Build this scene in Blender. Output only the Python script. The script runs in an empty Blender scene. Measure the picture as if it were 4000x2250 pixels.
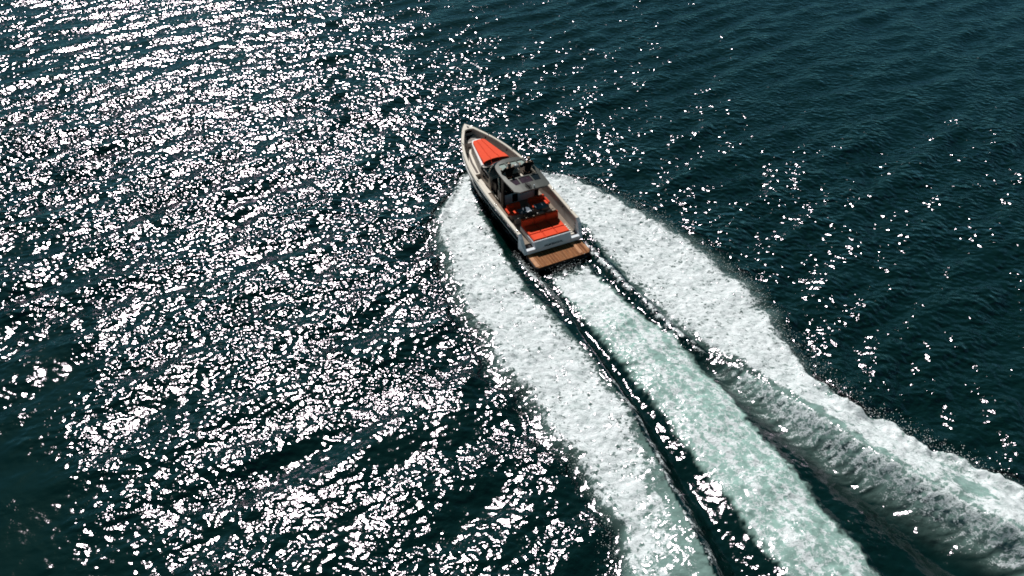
import bpy, bmesh, math, random
import numpy as np
from mathutils import Vector, Matrix, Euler
R = math.radians
random.seed(4); rng = np.random.default_rng(7)

# ------------------------------------------------------------------ camera, sky, sun, exposure
scene = bpy.context.scene
cam_d = bpy.data.cameras.new("camera"); cam = bpy.data.objects.new("camera", cam_d)
scene.collection.objects.link(cam); scene.camera = cam
cam_d.sensor_width = 36.0; cam_d.lens = 2750 / 4000 * 36.0
cam_d.clip_start = 0.2; cam_d.clip_end = 4000
cam.location = (0, 0, 20.0); cam.rotation_euler = (R(90 - 38), 0, 0)

SUN_EL, SUN_AZ = R(48.5), R(24)            # azimuth to the left of +Y
sd = Vector((-math.sin(SUN_AZ) * math.cos(SUN_EL), math.cos(SUN_AZ) * math.cos(SUN_EL), math.sin(SUN_EL)))
w = bpy.data.worlds.new("World"); scene.world = w; w.use_nodes = True
nt = w.node_tree; bg = nt.nodes["Background"]
sky = nt.nodes.new("ShaderNodeTexSky"); sky.sky_type = 'NISHITA'; sky.sun_disc = False
sky.sun_elevation = SUN_EL; sky.sun_rotation = -SUN_AZ
sky.air_density = 0.35; sky.dust_density = 0.3; sky.ozone_density = 1.0; sky.altitude = 500
tn = nt.nodes.new('ShaderNodeVectorMath'); tn.operation = 'MULTIPLY'; tn.inputs[1].default_value = (.42, 1.0, .72)   # hazy green-blue sky over the sea
nt.links.new(sky.outputs[0], tn.inputs[0]); nt.links.new(tn.outputs[0], bg.inputs[0]); bg.inputs[1].default_value = 0.06
sun_d = bpy.data.lights.new("sun", 'SUN'); sun_d.energy = 5.0; sun_d.angle = R(0.53); sun_d.color = (1, 0.965, 0.91)
sun = bpy.data.objects.new("sun", sun_d); scene.collection.objects.link(sun)
sun.rotation_euler = sd.to_track_quat('Z', 'Y').to_euler(); sun.location = (-20, 60, 60)
vs = scene.view_settings
vs.view_transform = 'Standard'; vs.look = 'None'; vs.gamma = 1; vs.exposure = 0.0
scene.cycles.use_denoising = True
scene.cycles.sample_clamp_direct = 0.0
scene.cycles.filter_width = 1.75; scene.cycles.max_bounces = 6; scene.cycles.caustics_reflective = False; scene.cycles.sample_clamp_indirect = 1.0
COL = scene.collection

# ------------------------------------------------------------------ material helpers
def mat(name, col, rough=0.5, metal=0.0, spec=0.5, coat=0.0, bump=0.0, bscale=40.0, var=0.0, vscale=3.0, trans=0.0, alpha=1.0):
    m = bpy.data.materials.new(name); m.use_nodes = True; n = m.node_tree.nodes; l = m.node_tree.links
    p = n["Principled BSDF"]
    p.inputs["Base Color"].default_value = (*col, 1); p.inputs["Roughness"].default_value = rough
    p.inputs["Metallic"].default_value = metal; p.inputs["Specular IOR Level"].default_value = spec
    p.inputs["Coat Weight"].default_value = coat; p.inputs["Coat Roughness"].default_value = 0.08
    p.inputs["Transmission Weight"].default_value = trans; p.inputs["Alpha"].default_value = alpha
    tc = n.new("ShaderNodeTexCoord")
    if var > 0:
        t = n.new("ShaderNodeTexNoise"); t.inputs["Scale"].default_value = vscale; t.inputs["Detail"].default_value = 5
        l.new(tc.outputs["Object"], t.inputs["Vector"])
        mr = n.new("ShaderNodeMapRange"); mr.inputs["From Min"].default_value = .3; mr.inputs["From Max"].default_value = .7
        mr.inputs["To Min"].default_value = 1 - var; mr.inputs["To Max"].default_value = 1 + var
        l.new(t.outputs["Fac"], mr.inputs["Value"])
        mx = n.new("ShaderNodeVectorMath"); mx.operation = 'SCALE'; mx.inputs[0].default_value = col
        l.new(mr.outputs[0], mx.inputs["Scale"]); l.new(mx.outputs[0], p.inputs["Base Color"])
    if bump > 0:
        t2 = n.new("ShaderNodeTexNoise"); t2.inputs["Scale"].default_value = bscale; t2.inputs["Detail"].default_value = 4
        l.new(tc.outputs["Object"], t2.inputs["Vector"])
        b = n.new("ShaderNodeBump"); b.inputs["Strength"].default_value = bump; b.inputs["Distance"].default_value = 0.02
        l.new(t2.outputs["Fac"], b.inputs["Height"]); l.new(b.outputs[0], p.inputs["Normal"])
    return m

M_hull = mat('black_gelcoat', (0.006, 0.007, 0.009), 0.12, coat=0.5, bump=0.05, bscale=2)
M_cap = mat('cream_gelcoat', (0.60, 0.545, 0.475), 0.45, var=0.07, vscale=2)
M_inner = mat('grey_cream_liner', (0.40, 0.36, 0.34), 0.5, var=0.08, vscale=1.5)
M_white = mat('white_gelcoat', (0.70, 0.74, 0.80), 0.3, var=0.04, vscale=3)
M_deck = mat('weathered_deck', (0.22, 0.17, 0.13), 0.75, var=0.12, vscale=4, bump=.2)
M_roof = mat('silver_grey_roof', (0.070, 0.074, 0.070), 0.34, metal=0.2, var=0.1, vscale=1.2)
M_black = mat('satin_black', (0.006, 0.006, 0.008), 0.45, spec=.25, var=0.1)
M_glass = mat('tinted_glass', (0.008, 0.010, 0.014), 0.05, spec=0.8)
M_pane = mat('roof_glass_reflection', (0.33, 0.40, 0.38), 0.12, spec=0.8, var=.12, vscale=2)  # pale grey-green reflection painted into the colour of the front panes
M_panep = mat('plum_tinted_glass', (0.035, 0.02, 0.03), 0.1, spec=0.7, var=.4, vscale=3)
M_orange = mat('orange_vinyl', (0.78, 0.068, 0.020), 0.7, spec=.15, var=0.05, vscale=3, bump=0.25, bscale=14)
M_table = mat('slate_grey_top', (0.10, 0.13, 0.17), 0.3, var=.08)
M_chrome = mat('polished_steel', (0.7, 0.7, 0.7), 0.12, metal=1.0)
M_dome = mat('grey_plastic', (0.24, 0.26, 0.27), 0.4)
M_cloth = mat('black_cloth', (0.005, 0.005, 0.006), 0.95, spec=.1, bump=.4, bscale=30)
M_cloth2 = mat('charcoal_cloth', (0.008, 0.009, 0.011), 0.95, spec=.1, bump=.4, bscale=30)
M_skin = mat('skin', (0.42, 0.24, 0.16), 0.5)
M_hair = mat('dark_hair', (0.010, 0.007, 0.006), 0.4, bump=.5, bscale=60)
M_ink = mat('black_lettering', (0.01, 0.012, 0.015), 0.4)
M_silver = mat('silver_lettering', (0.75, 0.78, 0.82), 0.3, metal=.3)

def teak():
    m = bpy.data.materials.new('teak_planks'); m.use_nodes = True; n = m.node_tree.nodes; l = m.node_tree.links
    p = n["Principled BSDF"]; p.inputs["Roughness"].default_value = .7; p.inputs["Specular IOR Level"].default_value = .15
    tc = n.new("ShaderNodeTexCoord")
    br = n.new("ShaderNodeTexBrick"); br.inputs["Scale"].default_value = 1.0
    br.inputs["Brick Width"].default_value = .16; br.inputs["Row Height"].default_value = 3.0
    br.inputs["Mortar Size"].default_value = .006; br.offset = 0
    br.inputs["Color1"].default_value = (.17, .055, .016, 1); br.inputs["Color2"].default_value = (.26, .10, .035, 1)
    br.inputs["Mortar"].default_value = (.48, .27, .13, 1)
    mp = n.new("ShaderNodeMapping"); mp.inputs["Location"].default_value = (5.03, 5, 0)
    l.new(tc.outputs["Object"], mp.inputs[0]); l.new(mp.outputs[0], br.inputs["Vector"])
    t = n.new("ShaderNodeTexNoise"); t.inputs["Scale"].default_value = 1; t.inputs["Detail"].default_value = 6
    mp2 = n.new("ShaderNodeMapping"); mp2.inputs["Scale"].default_value = (22, 2.2, 4)
    l.new(tc.outputs["Object"], mp2.inputs[0]); l.new(mp2.outputs[0], t.inputs["Vector"])
    mr = n.new("ShaderNodeMapRange"); mr.inputs["From Min"].default_value = .3; mr.inputs["From Max"].default_value = .7
    mr.inputs["To Min"].default_value = .6; mr.inputs["To Max"].default_value = 1.25
    l.new(t.outputs["Fac"], mr.inputs["Value"])
    mx = n.new("ShaderNodeVectorMath"); mx.operation = 'SCALE'
    l.new(br.outputs["Color"], mx.inputs[0]); l.new(mr.outputs[0], mx.inputs["Scale"]); l.new(mx.outputs[0], p.inputs["Base Color"])
    return m
M_teak = teak()

# ------------------------------------------------------------------ mesh helpers
def new_obj(name, bm, m, parent=None, smooth=False, bevel=0.0):
    bmesh.ops.recalc_face_normals(bm, faces=bm.faces)
    if bevel > 0:
        es = [e for e in bm.edges if len(e.link_faces) == 2 and e.calc_face_angle(0) > 0.5]
        bmesh.ops.bevel(bm, geom=es, offset=bevel, segments=2, affect='EDGES', clamp_overlap=True)
    me = bpy.data.meshes.new(name); bm.to_mesh(me); bm.free()
    me.materials.append(m)
    if smooth: me.polygons.foreach_set('use_smooth', [True] * len(me.polygons))
    o = bpy.data.objects.new(name, me); COL.objects.link(o)
    if parent is not None: o.parent = parent
    return o

def prism(bm, pts, z0, z1, top=None, close=True):
    """vertical prism from (x,y) outline; z0/z1 numbers or functions of (x,y); top: optional other outline"""
    f0 = z0 if callable(z0) else (lambda x, y: z0); f1 = z1 if callable(z1) else (lambda x, y: z1)
    tp = top or pts
    a = [bm.verts.new((x, y, f0(x, y))) for x, y in pts]; b = [bm.verts.new((x, y, f1(x, y))) for x, y in tp]
    n = len(pts)
    bm.faces.new(a[::-1]); bm.faces.new(b)
    for i in range(n): bm.faces.new((a[i], a[(i + 1) % n], b[(i + 1) % n], b[i]))

def box(bm, x0, x1, y0, y1, z0, z1):
    prism(bm, [(x0, y0), (x1, y0), (x1, y1), (x0, y1)], z0, z1)

def hexa(bm, b, t):
    """solid from two quads (lists of 3D points)"""
    a = [bm.verts.new(p) for p in b]; c = [bm.verts.new(p) for p in t]
    bm.faces.new(a[::-1]); bm.faces.new(c)
    for i in range(len(a)): bm.faces.new((a[i], a[(i + 1) % len(a)], c[(i + 1) % len(a)], c[i]))

def tube(bm, pts, r, n=8, closed=False):
    pts = [Vector(p) for p in pts]; rings = []
    N = len(pts)
    for i, p in enumerate(pts):
        if closed: t = pts[(i + 1) % N] - pts[i - 1]
        else: t = pts[min(i + 1, N - 1)] - pts[max(i - 1, 0)]
        t.normalize(); u = t.cross(Vector((0, 0, 1)))
        if u.length < 1e-3: u = t.cross(Vector((1, 0, 0)))
        u.normalize(); v = t.cross(u)
        rr = r[i] if isinstance(r, (list, tuple)) else r
        rings.append([bm.verts.new(p + u * rr * math.cos(2 * math.pi * k / n) + v * rr * math.sin(2 * math.pi * k / n)) for k in range(n)])
    rng_ = range(N) if closed else range(N - 1)
    for i in rng_:
        a, b = rings[i], rings[(i + 1) % N]
        for k in range(n): bm.faces.new((a[k], a[(k + 1) % n], b[(k + 1) % n], b[k]))
    if not closed: bm.faces.new(rings[0][::-1]); bm.faces.new(rings[-1])

def interp(t, xs, ys): return float(np.interp(t, xs, ys))

# ------------------------------------------------------------------ the boat's place on the water
BX, BY, TH, TAU, RO = 1.78, 28.94, R(25.53), R(3.14), R(-1.5)
MB = Matrix.Translation((BX, BY, 0)) @ Matrix.Rotation(TH, 4, 'Z') @ Matrix.Rotation(TAU, 4, 'X') @ Matrix.Rotation(RO, 4, 'Y')
AX = (-math.sin(TH), math.cos(TH)); BBX = (math.cos(TH), math.sin(TH))

# ------------------------------------------------------------------ the sea: one height field, split into open water and wake
def hash2(ix, iy, seed):
    h = (ix.astype(np.int64) * 374761393 + iy.astype(np.int64) * 668265263 + seed * 1442695041) & 0xffffffff
    h = ((h ^ (h >> 13)) * 1274126177) & 0xffffffff
    return ((h ^ (h >> 16)) & 0xffffff).astype(np.float32) / np.float32(0x1000000)
def gnoise(x, y, seed=0):
    ix = np.floor(x); iy = np.floor(y); fx = (x - ix).astype(np.float32); fy = (y - iy).astype(np.float32)
    ix = ix.astype(np.int64); iy = iy.astype(np.int64)
    u = fx * fx * fx * (fx * (fx * 6 - 15) + 10); v = fy * fy * fy * (fy * (fy * 6 - 15) + 10)
    def g(dx, dy):
        a = hash2(ix + dx, iy + dy, seed) * 6.2831853
        return np.cos(a) * (fx - dx) + np.sin(a) * (fy - dy)
    a = g(0, 0); b = g(1, 0); c = g(0, 1); d = g(1, 1)
    return ((a + (b - a) * u) + ((c + (d - c) * u) - (a + (b - a) * u)) * v) * 1.5
def fbm(x, y, oct=4, seed=0, gain=.5):
    s = 0; a = 1; f = 1; t = 0
    for o in range(oct):
        s = s + a * gnoise(x * f + 17.3 * o, y * f - 9.1 * o, seed + o); t += a; a *= gain; f *= 2.03
    return s / t
def sstep(a, b, x):
    t = np.clip((x - a) / (b - a), 0, 1); return t * t * (3 - 2 * t)

def axis(lo, hi, step, mid=None):
    return np.arange(lo, hi, step)
def grow(start, end, step, ratio):
    out = []; p = start; sgn = 1 if end > start else -1; st = step
    while sgn * (end - p) > 0:
        p += sgn * st; out.append(p); st *= ratio
    return out
FS = 0.065
xs = np.arange(-9, 19, FS)
xr = grow(xs[-1], 50, 0.1, 1.004); xr += grow(xr[-1], 500, 0.3, 1.12)
xl = grow(xs[0], -50, 0.1, 1.002); xl += grow(xl[-1], -500, 0.3, 1.12)
xs = np.array(xl[::-1] + list(xs) + xr)
ys = np.arange(8.5, 40, FS)
yu = grow(ys[-1], 78, 0.08, 1.006); yu += grow(yu[-1], 1500, .4, 1.13)
yd = grow(ys[0], -5, .12, 1.02); yd += grow(yd[-1], -300, .5, 1.15)
ys = np.array(yd[::-1] + list(ys) + yu)
NX, NY = len(xs), len(ys)
X, Y = np.meshgrid(xs, ys); X = X.ravel().astype(np.float32); Y = Y.ravel().astype(np.float32)
S = -((X - BX) * AX[0] + (Y - BY) * AX[1]); D = (X - BX) * BBX[0] + (Y - BY) * BBX[1]   # metres aft of the transom, metres to starboard

# edges of the wake across the track, metres from the centre line
def P(tab): a = np.array(tab, float); return np.interp(S, a[:, 0], a[:, 1]).astype(np.float32)
wob = 0.35 * gnoise(S * .55, S * 0 + 3.3, 50) + .22 * gnoise(S * 1.6, S * 0 + 1.3, 51)
wob2 = 0.35 * gnoise(S * .6, S * 0 + 8.3, 52) + .22 * gnoise(S * 1.5, S * 0 + 5.3, 53)
Lout = P([(-9.2, -.3), (-8.6, -1.1), (-7.4, -2.1), (-5.85, -3.4), (-3.5, -4.7), (-1.4, -5.15), (1.6, -5.5), (5, -5.75), (7, -5.95), (9.5, -5.6), (12, -5.6), (14, -5.3), (15.5, -5.6), (17, -6.4), (22, -7.6), (40, -11)]) + wob
Lin = P([(-9.2, -.2), (-7.2, -1.0), (-4.6, -1.7), (-1.9, -2.1), (0, -2.4), (3, -2.5), (5, -2.25), (8, -2.2), (11.3, -2.5), (13, -2.8), (15.5, -3.35), (18, -3.95), (25, -5.6), (40, -7)])
Cl = P([(-1, -1.0), (1.2, -1.1), (5, -1.12), (9, -1.22), (12.6, -1.25), (14.4, -1.4), (18.5, -1.7), (26, -2.6), (40, -3.5)]) + .3 * wob2
Cr = P([(-1, .95), (2.6, 1.0), (6.3, 1.1), (8, 1.5), (11.3, 1.58), (13.7, 1.4), (15.8, 1.25), (18, 1.0), (20, .85), (26, .9), (40, 1.4)]) + .3 * wob
Rin = P([(-9.2, .2), (-7.2, 1.1), (-5, 1.9), (-1.7, 2.35), (.3, 2.2), (2, 2.0), (5.7, 1.9), (7.8, 1.95), (9.4, 2.25), (11, 2.75), (14.6, 3.4), (17, 3.95), (19.4, 4.75), (21.3, 5.45), (30, 8), (40, 10.5)])
Rout = P([(-9.2, .3), (-8.2, 1.4), (-7.0, 2.8), (-5.5, 4.4), (-3.7, 5.0), (-2.3, 5.85), (0, 6.25), (3.2, 6.8), (6.6, 6.95), (8.3, 6.5), (10, 5.95), (12.8, 5.35), (14.8, 5.5), (17, 6.4), (19, 7.1), (21, 8.0), (30, 11), (40, 13)]) + wob2
on = sstep(-9.4, -8.0, S)

n7 = fbm(S * 5.5, D * 5.5, 2, 29); n1 = fbm(S * .9, D * .9, 4, 21); n2 = fbm(S * .45, D * .55, 3, 23); n3 = fbm(S * 2.6, D * 2.6, 3, 25); n4 = fbm(S * 1.1, D * 3.2, 4, 27)
def side(out, inn, sg, hs, hv):
    """bow wave to one side: foam density, height"""
    u = (D - inn) * sg; W = (out - inn) * sg; W = np.maximum(W, .3); q = u / W
    edge = sstep(1.06, .78, q + (.55 * n3 + .35 * n1 + .30 * n7) * .9 / W)                                  # solid, then frayed towards the open sea
    body = sstep(-.14, .30, u + .30 * n3 + .25 * n1 + .12 * n7) * edge
    crest = P(hs)
    h = crest * np.where(q > 0, sstep(1.05, .0, q) ** .8, np.exp(-(u / .55) ** 2))
    roll = P(hv) * np.exp(-((q - .86) / .12) ** 2)              # tumbling outer lip
    return u, q, body, h + roll * (q > 0)
uL, qL, fL, hL = side(Lout, Lin, -1, [(-9, 0), (-6, .25), (0, .22), (6, .2), (12, .35), (18, .6), (40, .4)], [(-9, 0), (-6, .22), (0, .2), (10, .14), (40, .1)])
uR, qR, fR, hR = side(Rout, Rin, 1, [(-9, 0), (-6, .25), (0, .22), (6, .22), (10, .4), (15, .75), (21, .95), (40, .5)], [(-9, 0), (-6, .22), (0, .22), (8, .18), (16, .3), (22, .35), (40, .1)])
# streaked inner faces of the two bow waves
al = 0.55
_w = .35 * gnoise(S * .7, D * .7, 13) + .12 * gnoise(S * 2.1, D * 1.3, 14)
st = fbm((D * .45 + S * .25) * 1.3, (S - D * al + _w) * 4.6, 4, 11) * (.75 + .9 * gnoise(S * .5, D * .4, 15))          # streaks running across the ridge
innerR = sstep(-2.9, -.1, uR) * (uR <= 0) * sstep(8, 12, S)
innerL = sstep(-.9, -.0, uL) * (uL <= 0) * sstep(8, 11, S)
fmR = np.clip(innerR ** 3 * .75 + st * .95 * sstep(.25, .8, innerR) - .12, 0, 1) * (innerR > 0)
fmL = np.clip(innerL ** 1.5 * .5 + .55 * gnoise(S * 1.7, D * 4.5, 16) * sstep(0, .6, innerL) - .05, 0, 1) * (innerL > 0)
# beyond s=15 the port foam thins out and the starboard back breaks into clumps
fL = fL * np.clip(1.0 - .55 * sstep(12, 17, S) * sstep(.9, .1, qL) - .25 * sstep(13, 20, S) + .8 * n4 * sstep(10, 15, S), 0, 1)
fL = fL * (1 - .5 * sstep(.42, -.02, qL + .15 * n4) * sstep(9, 14, S))
fL = fL * (1 - .55 * sstep(.28, -.02, qL) * sstep(1, 3, S) * sstep(12, 8, S) * sstep(-.1, .12, n3 + .1))
fR = fR * (1 - .8 * np.exp(-((uR - .12) / .16) ** 2) * sstep(7, 9.5, S) * sstep(17, 14, S))
holes = sstep(.02, .35, n2 + .35 * n3) * sstep(15, 19, S) * sstep(.95, .5, qR)
fR = fR * (1 - .75 * holes)
fR = fR * (1 - .6 * sstep(.22, -.02, qR) * sstep(-2, 2, S) * sstep(11, 8, S) * sstep(-.2, .1, n3))
# prop wash down the middle
cw = np.minimum(D - Cl, Cr - D)
n5 = fbm(S * .8 + .6 * n1, D * 3.0 + .8 * n2, 4, 31)
fC = sstep(-.10, .22, cw + .25 * n3 + .15 * n7) * sstep(2.0, 3.1, S + .9 * n3 + .5 * n1 + .35 * np.abs(D)) * np.clip(1.05 - .48 * sstep(3.5, 8, S) + .75 * n5 * sstep(3, 7, S), 0, 1)
aer = sstep(-.12, .12, cw + .22 * n3 + .15 * n7) * sstep(2.0, 3.8, S) * sstep(45, 12, S) * .95
aer = np.maximum(aer, np.clip(.7 * innerR ** 5 + .7 * st * sstep(.45, .95, innerR), 0, .6) * (innerR > 0))
aer = np.maximum(aer, .7 * sstep(1.1, .8, qR) * (qR > 0) * sstep(8, 16, S) * on)
aer = np.maximum(aer, .55 * sstep(1.1, .8, qL) * (qL > 0) * sstep(8, 16, S) * on)
aer = np.maximum(aer, .22 * sstep(1.14, .9, qL) * (qL > 0) * on); aer = np.maximum(aer, .22 * sstep(1.14, .9, qR) * (qR > 0) * on)
# thin spray ridges thrown from the chines, either side of the hollow astern
rl = P([(-1, -1.75), (1.3, -1.85), (4, -1.68), (6, -1.8), (8, -2.0), (10.6, -2.26), (14, -2.6)]); rr = P([(-1, 1.7), (0, 1.72), (4, 1.62), (8, 1.8), (10, 2.1), (14, 2.9)])
ridL = np.exp(-((D - rl) / .19) ** 2) * sstep(-.2, 1, S) * sstep(13, 9, S)
ridR = np.exp(-((D - rr) / .20) ** 2) * sstep(-.6, 1, S) * sstep(12, 8, S)
rb = .55 + .6 * gnoise(S * 4, D * 4, 61)
fRd = np.clip(np.maximum(ridL * sstep(6, 1, S), ridR * .8) * rb * 1.3, 0, 1)
foam = np.maximum.reduce([fL * on, fR * on, fmR, fmL, fC, fRd]).astype(np.float32)

fL = fL * np.clip(.96 + .42 * n3 + .3 * n1, 0, 1); fR = fR * np.clip(.96 + .42 * n3 + .3 * n1, 0, 1)
foam = np.maximum.reduce([fL * on, fR * on, fmR, fmL, fC, fRd]).astype(np.float32)
hC = .26 * sstep(2, 7, S) * sstep(45, 10, S) * np.clip(np.maximum(0, 1 - ((D - (Cl + Cr) / 2) / ((Cr - Cl) / 2 + .25)) ** 2), 0, 1)
hC = hC - .22 * np.exp(-((S - .6) / 1.3) ** 2) * (np.abs(D) < 1.9)
tr = -.28 * np.exp(-((D - (Cr + Rin) / 2 - .2) / .6) ** 2) * sstep(4, 11, S) - .26 * np.exp(-((D - (Cl + Lin) / 2) / .45) ** 2) * sstep(1, 9, S)
H = hL * on + hR * on + hC + tr * sstep(45, 20, S) + .17 * ridL + .16 * ridR
wakezone = np.clip(on * np.maximum((qL < 1.15) & (qL > -5) & (D < 0), (qR < 1.15) & (D >= 0)), 0, 1) * sstep(40, 30, S)
wk = np.maximum(foam, wakezone.astype(np.float32) * .8)

# ambient wind sea: many short directional waves
am = np.zeros_like(X)
N = 150
lam = np.exp(rng.uniform(np.log(.42), np.log(7.5), N))
gust = 1 + .9 * fbm(X * .05, Y * .05, 2, 91)
calm = sstep(-4.5, 2.5, X + 11.3 + .80 * (Y - 11.4) + 5.5 * fbm(X * .25, Y * .25, 3, 95))      # slick patch at the near left
calm = np.maximum(calm, sstep(27, 33, Y))
short = gust * (.25 + .75 * calm) * (1 - .25 * sstep(28, 62, Y))
for k in range(N):
    th = R(138) + rng.normal() * R(17 if 1.4 < lam[k] < 4.0 else 26) * (1 + .25 * (lam[k] < 1.5))
    kk = 2 * math.pi / lam[k]
    slope = .021 * (1.6 if 1.4 < lam[k] < 4.0 else .7) * rng.uniform(.5, 1.3)
    ph = (X * math.cos(th) + Y * math.sin(th)) * kk + rng.uniform(0, 6.28)
    wv = np.sin(ph) * (slope / kk)
    if lam[k] < 2: wv = wv * short
    elif lam[k] < 5: wv = wv * (.5 + .5 * calm)
    am += wv
fade = np.clip(1.2 - np.maximum(0, (np.abs(X) - 60) / 80), 0, 1) * np.clip(1.2 - np.maximum(0, (Y - 90) / 120), 0, 1)
am = am * fade * (1 - .16 * sstep(32, 66, Y)) * (1 - .7 * np.clip(wk, 0, 1))
Z = H + am
# tumbling foam relief
rel = np.clip(foam * 1.4, 0, 1)
fo = (.045 * np.abs(fbm(S * 1.3, D * 1.5, 2, 71)) * 2 + .05 * fbm(S * 4.6, D * 4.9, 2, 75))
lip = np.exp(-((qR - .8) / .2) ** 2) * sstep(9, 15, S) * (qR > 0)
bill = 1 - np.abs(gnoise(S * 1.6, D * 1.6, 77)) * 2
Z = Z + rel * fo + .09 * lip * rel * bill
Z = Z + innerR * (S > 8) * st * .018 * (1 - rel)
Z = Z.astype(np.float32)

def sea_material():
    m = bpy.data.materials.new('sea_water'); m.use_nodes = True; n = m.node_tree.nodes; l = m.node_tree.links
    out = n["Material Output"]; n.remove(n["Principled BSDF"])
    p = n.new("ShaderNodeBsdfDiffuse"); gl = n.new("ShaderNodeBsdfAnisotropic"); gl.distribution = 'BECKMANN'; fr = n.new("ShaderNodeFresnel"); wm = n.new("ShaderNodeMixShader")
    geo = n.new("ShaderNodeNewGeometry")
    def noise(scale, detail=3, rough=.5, sc=(1, 1, 1), rot=0, dist=0):
        mp = n.new("ShaderNodeMapping"); mp.inputs["Scale"].default_value = sc; mp.inputs["Rotation"].default_value = (0, 0, rot)
        l.new(geo.outputs["Position"], mp.inputs[0])
        t = n.new("ShaderNodeTexNoise"); t.inputs["Scale"].default_value = scale; t.inputs["Detail"].default_value = detail
        t.inputs["Roughness"].default_value = rough; t.inputs["Distortion"].default_value = dist
        l.new(mp.outputs[0], t.inputs["Vector"]); return t
    def math_(op, a, b=None, c=None, clamp=False):
        x = n.new("ShaderNodeMath"); x.operation = op; x.use_clamp = clamp
        for i, v in enumerate((a, b, c)):
            if v is None: continue
            if isinstance(v, (int, float)): x.inputs[i].default_value = v
            else: l.new(v, x.inputs[i])
        return x.outputs[0]
    def attr(nm):
        a = n.new("ShaderNodeAttribute"); a.attribute_name = nm; return a.outputs["Fac"]
    foam_a = attr("foam"); aer_a = attr("aer"); rip_a = attr("ripple")
    # water
    r1 = noise(1.55, 1, .5, (1, 1.35, 1), R(-48)); r2 = noise(3.6, 0, .5, (1, 1.2, 1), R(-40)); r3 = noise(7.5, 1, .5, (1, 1.2, 1), R(10)); fine_a = attr('fine')
    hgt = math_('ADD', math_('MULTIPLY', r1.outputs[0], .24), math_('MULTIPLY', r2.outputs[0], .115))
    hgt = math_('ADD', hgt, math_('MULTIPLY', math_('MULTIPLY', r3.outputs[0], .05), fine_a))
    hgt = math_('MULTIPLY', hgt, rip_a)
    b = n.new("ShaderNodeBump"); b.inputs["Strength"].default_value = 1; b.inputs["Distance"].default_value = 1.0
    l.new(hgt, b.inputs["Height"]); [l.new(b.outputs[0], q.inputs["Normal"]) for q in (p, gl, fr)]
    mixc = n.new("ShaderNodeMix"); mixc.data_type = 'RGBA'
    mixc.inputs[6].default_value = (.0008, .0105, .0085, 1); mixc.inputs[7].default_value = (.30, .46, .43, 1)
    an = noise(3.0, 4, .6)
    af = math_('MULTIPLY', aer_a, math_('ADD', math_('MULTIPLY', an.outputs[0], 1.0), .45), clamp=True)
    l.new(af, mixc.inputs[0]); l.new(mixc.outputs[2], p.inputs["Color"])
    gl.inputs["Roughness"].default_value = WR; fr.inputs["IOR"].default_value = WIOR; gl.inputs["Color"].default_value = (1.0, .88, 1.0, 1)
    l.new(math_('MULTIPLY', fr.outputs[0], math_('SUBTRACT', 1.0, math_('MULTIPLY', af, .85))), wm.inputs[0]); l.new(p.outputs[0], wm.inputs[1]); l.new(gl.outputs[0], wm.inputs[2])
    # foam
    fp = n.new("ShaderNodeBsdfPrincipled"); fp.inputs["Roughness"].default_value = .8
    fp.inputs["Specular IOR Level"].default_value = .3
    f1 = noise(4.2, 8, .74, (1.0, 1.7, 1), R(-6), 1.1); f2 = noise(17, 4, .7, (1, 1.6, 1), R(8), .5); f3 = noise(1.3, 7, .7, (1, 1.5, 1), R(-10), .8)
    vo = n.new("ShaderNodeTexVoronoi"); vo.feature = 'DISTANCE_TO_EDGE'; vo.inputs["Scale"].default_value = 3.4
    wp = n.new("ShaderNodeVectorMath"); wp.operation = 'ADD'
    wn = noise(3.2, 4, .6); ws = n.new("ShaderNodeVectorMath"); ws.operation = 'SCALE'; ws.inputs["Scale"].default_value = .8
    l.new(wn.outputs["Color"], ws.inputs[0]); l.new(geo.outputs["Position"], wp.inputs[0]); l.new(ws.outputs[0], wp.inputs[1]); l.new(wp.outputs[0], vo.inputs["Vector"])
    lace = math_('SUBTRACT', .10, vo.outputs["Distance"])
    v = math_('ADD', math_('MULTIPLY', math_('SUBTRACT', f1.outputs[0], .5), 1.5), math_('MULTIPLY', math_('SUBTRACT', f2.outputs[0], .5), 1.3))
    v = math_('ADD', v, math_('MULTIPLY', lace, 2.0))
    v = math_('ADD', v, math_('MULTIPLY', math_('SUBTRACT', foam_a, .5), 1.35))
    mr = n.new("ShaderNodeMapRange"); mr.interpolation_type = 'SMOOTHSTEP'; mr.inputs["From Min"].default_value = -.16; mr.inputs["From Max"].default_value = .34
    l.new(v, mr.inputs["Value"])
    gate = n.new("ShaderNodeMapRange"); gate.inputs["From Min"].default_value = .01; gate.inputs["From Max"].default_value = .12
    l.new(foam_a, gate.inputs["Value"])
    fac = math_('MULTIPLY', mr.outputs[0], gate.outputs[0])
    cr = n.new("ShaderNodeMix"); cr.data_type = 'RGBA'
    cr.inputs[6].default_value = (.36, .44, .45, 1); cr.inputs[7].default_value = (.80, .85, .89, 1)
    cm = n.new("ShaderNodeMapRange"); cm.inputs["From Min"].default_value = .37; cm.inputs["From Max"].default_value = .53
    l.new(math_('ADD', math_('MULTIPLY', f3.outputs[0], .4), math_('MULTIPLY', f1.outputs[0], .6)), cm.inputs["Value"])
    l.new(cm.outputs[0], cr.inputs[0]); l.new(cr.outputs[2], fp.inputs["Base Color"])
    fb = n.new("ShaderNodeBump"); fb.inputs["Strength"].default_value = .6; fb.inputs["Distance"].default_value = 1
    l.new(math_('ADD', math_('MULTIPLY', f1.outputs[0], .14), math_('MULTIPLY', f2.outputs[0], .02)), fb.inputs["Height"])
    l.new(fb.outputs[0], fp.inputs["Normal"])
    ms = n.new("ShaderNodeMixShader"); l.new(fac, ms.inputs[0]); l.new(wm.outputs[0], ms.inputs[1]); l.new(fp.outputs[0], ms.inputs[2])
    l.new(ms.outputs[0], out.inputs[0])
    return m
WR, WIOR = .215, 1.9
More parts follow.
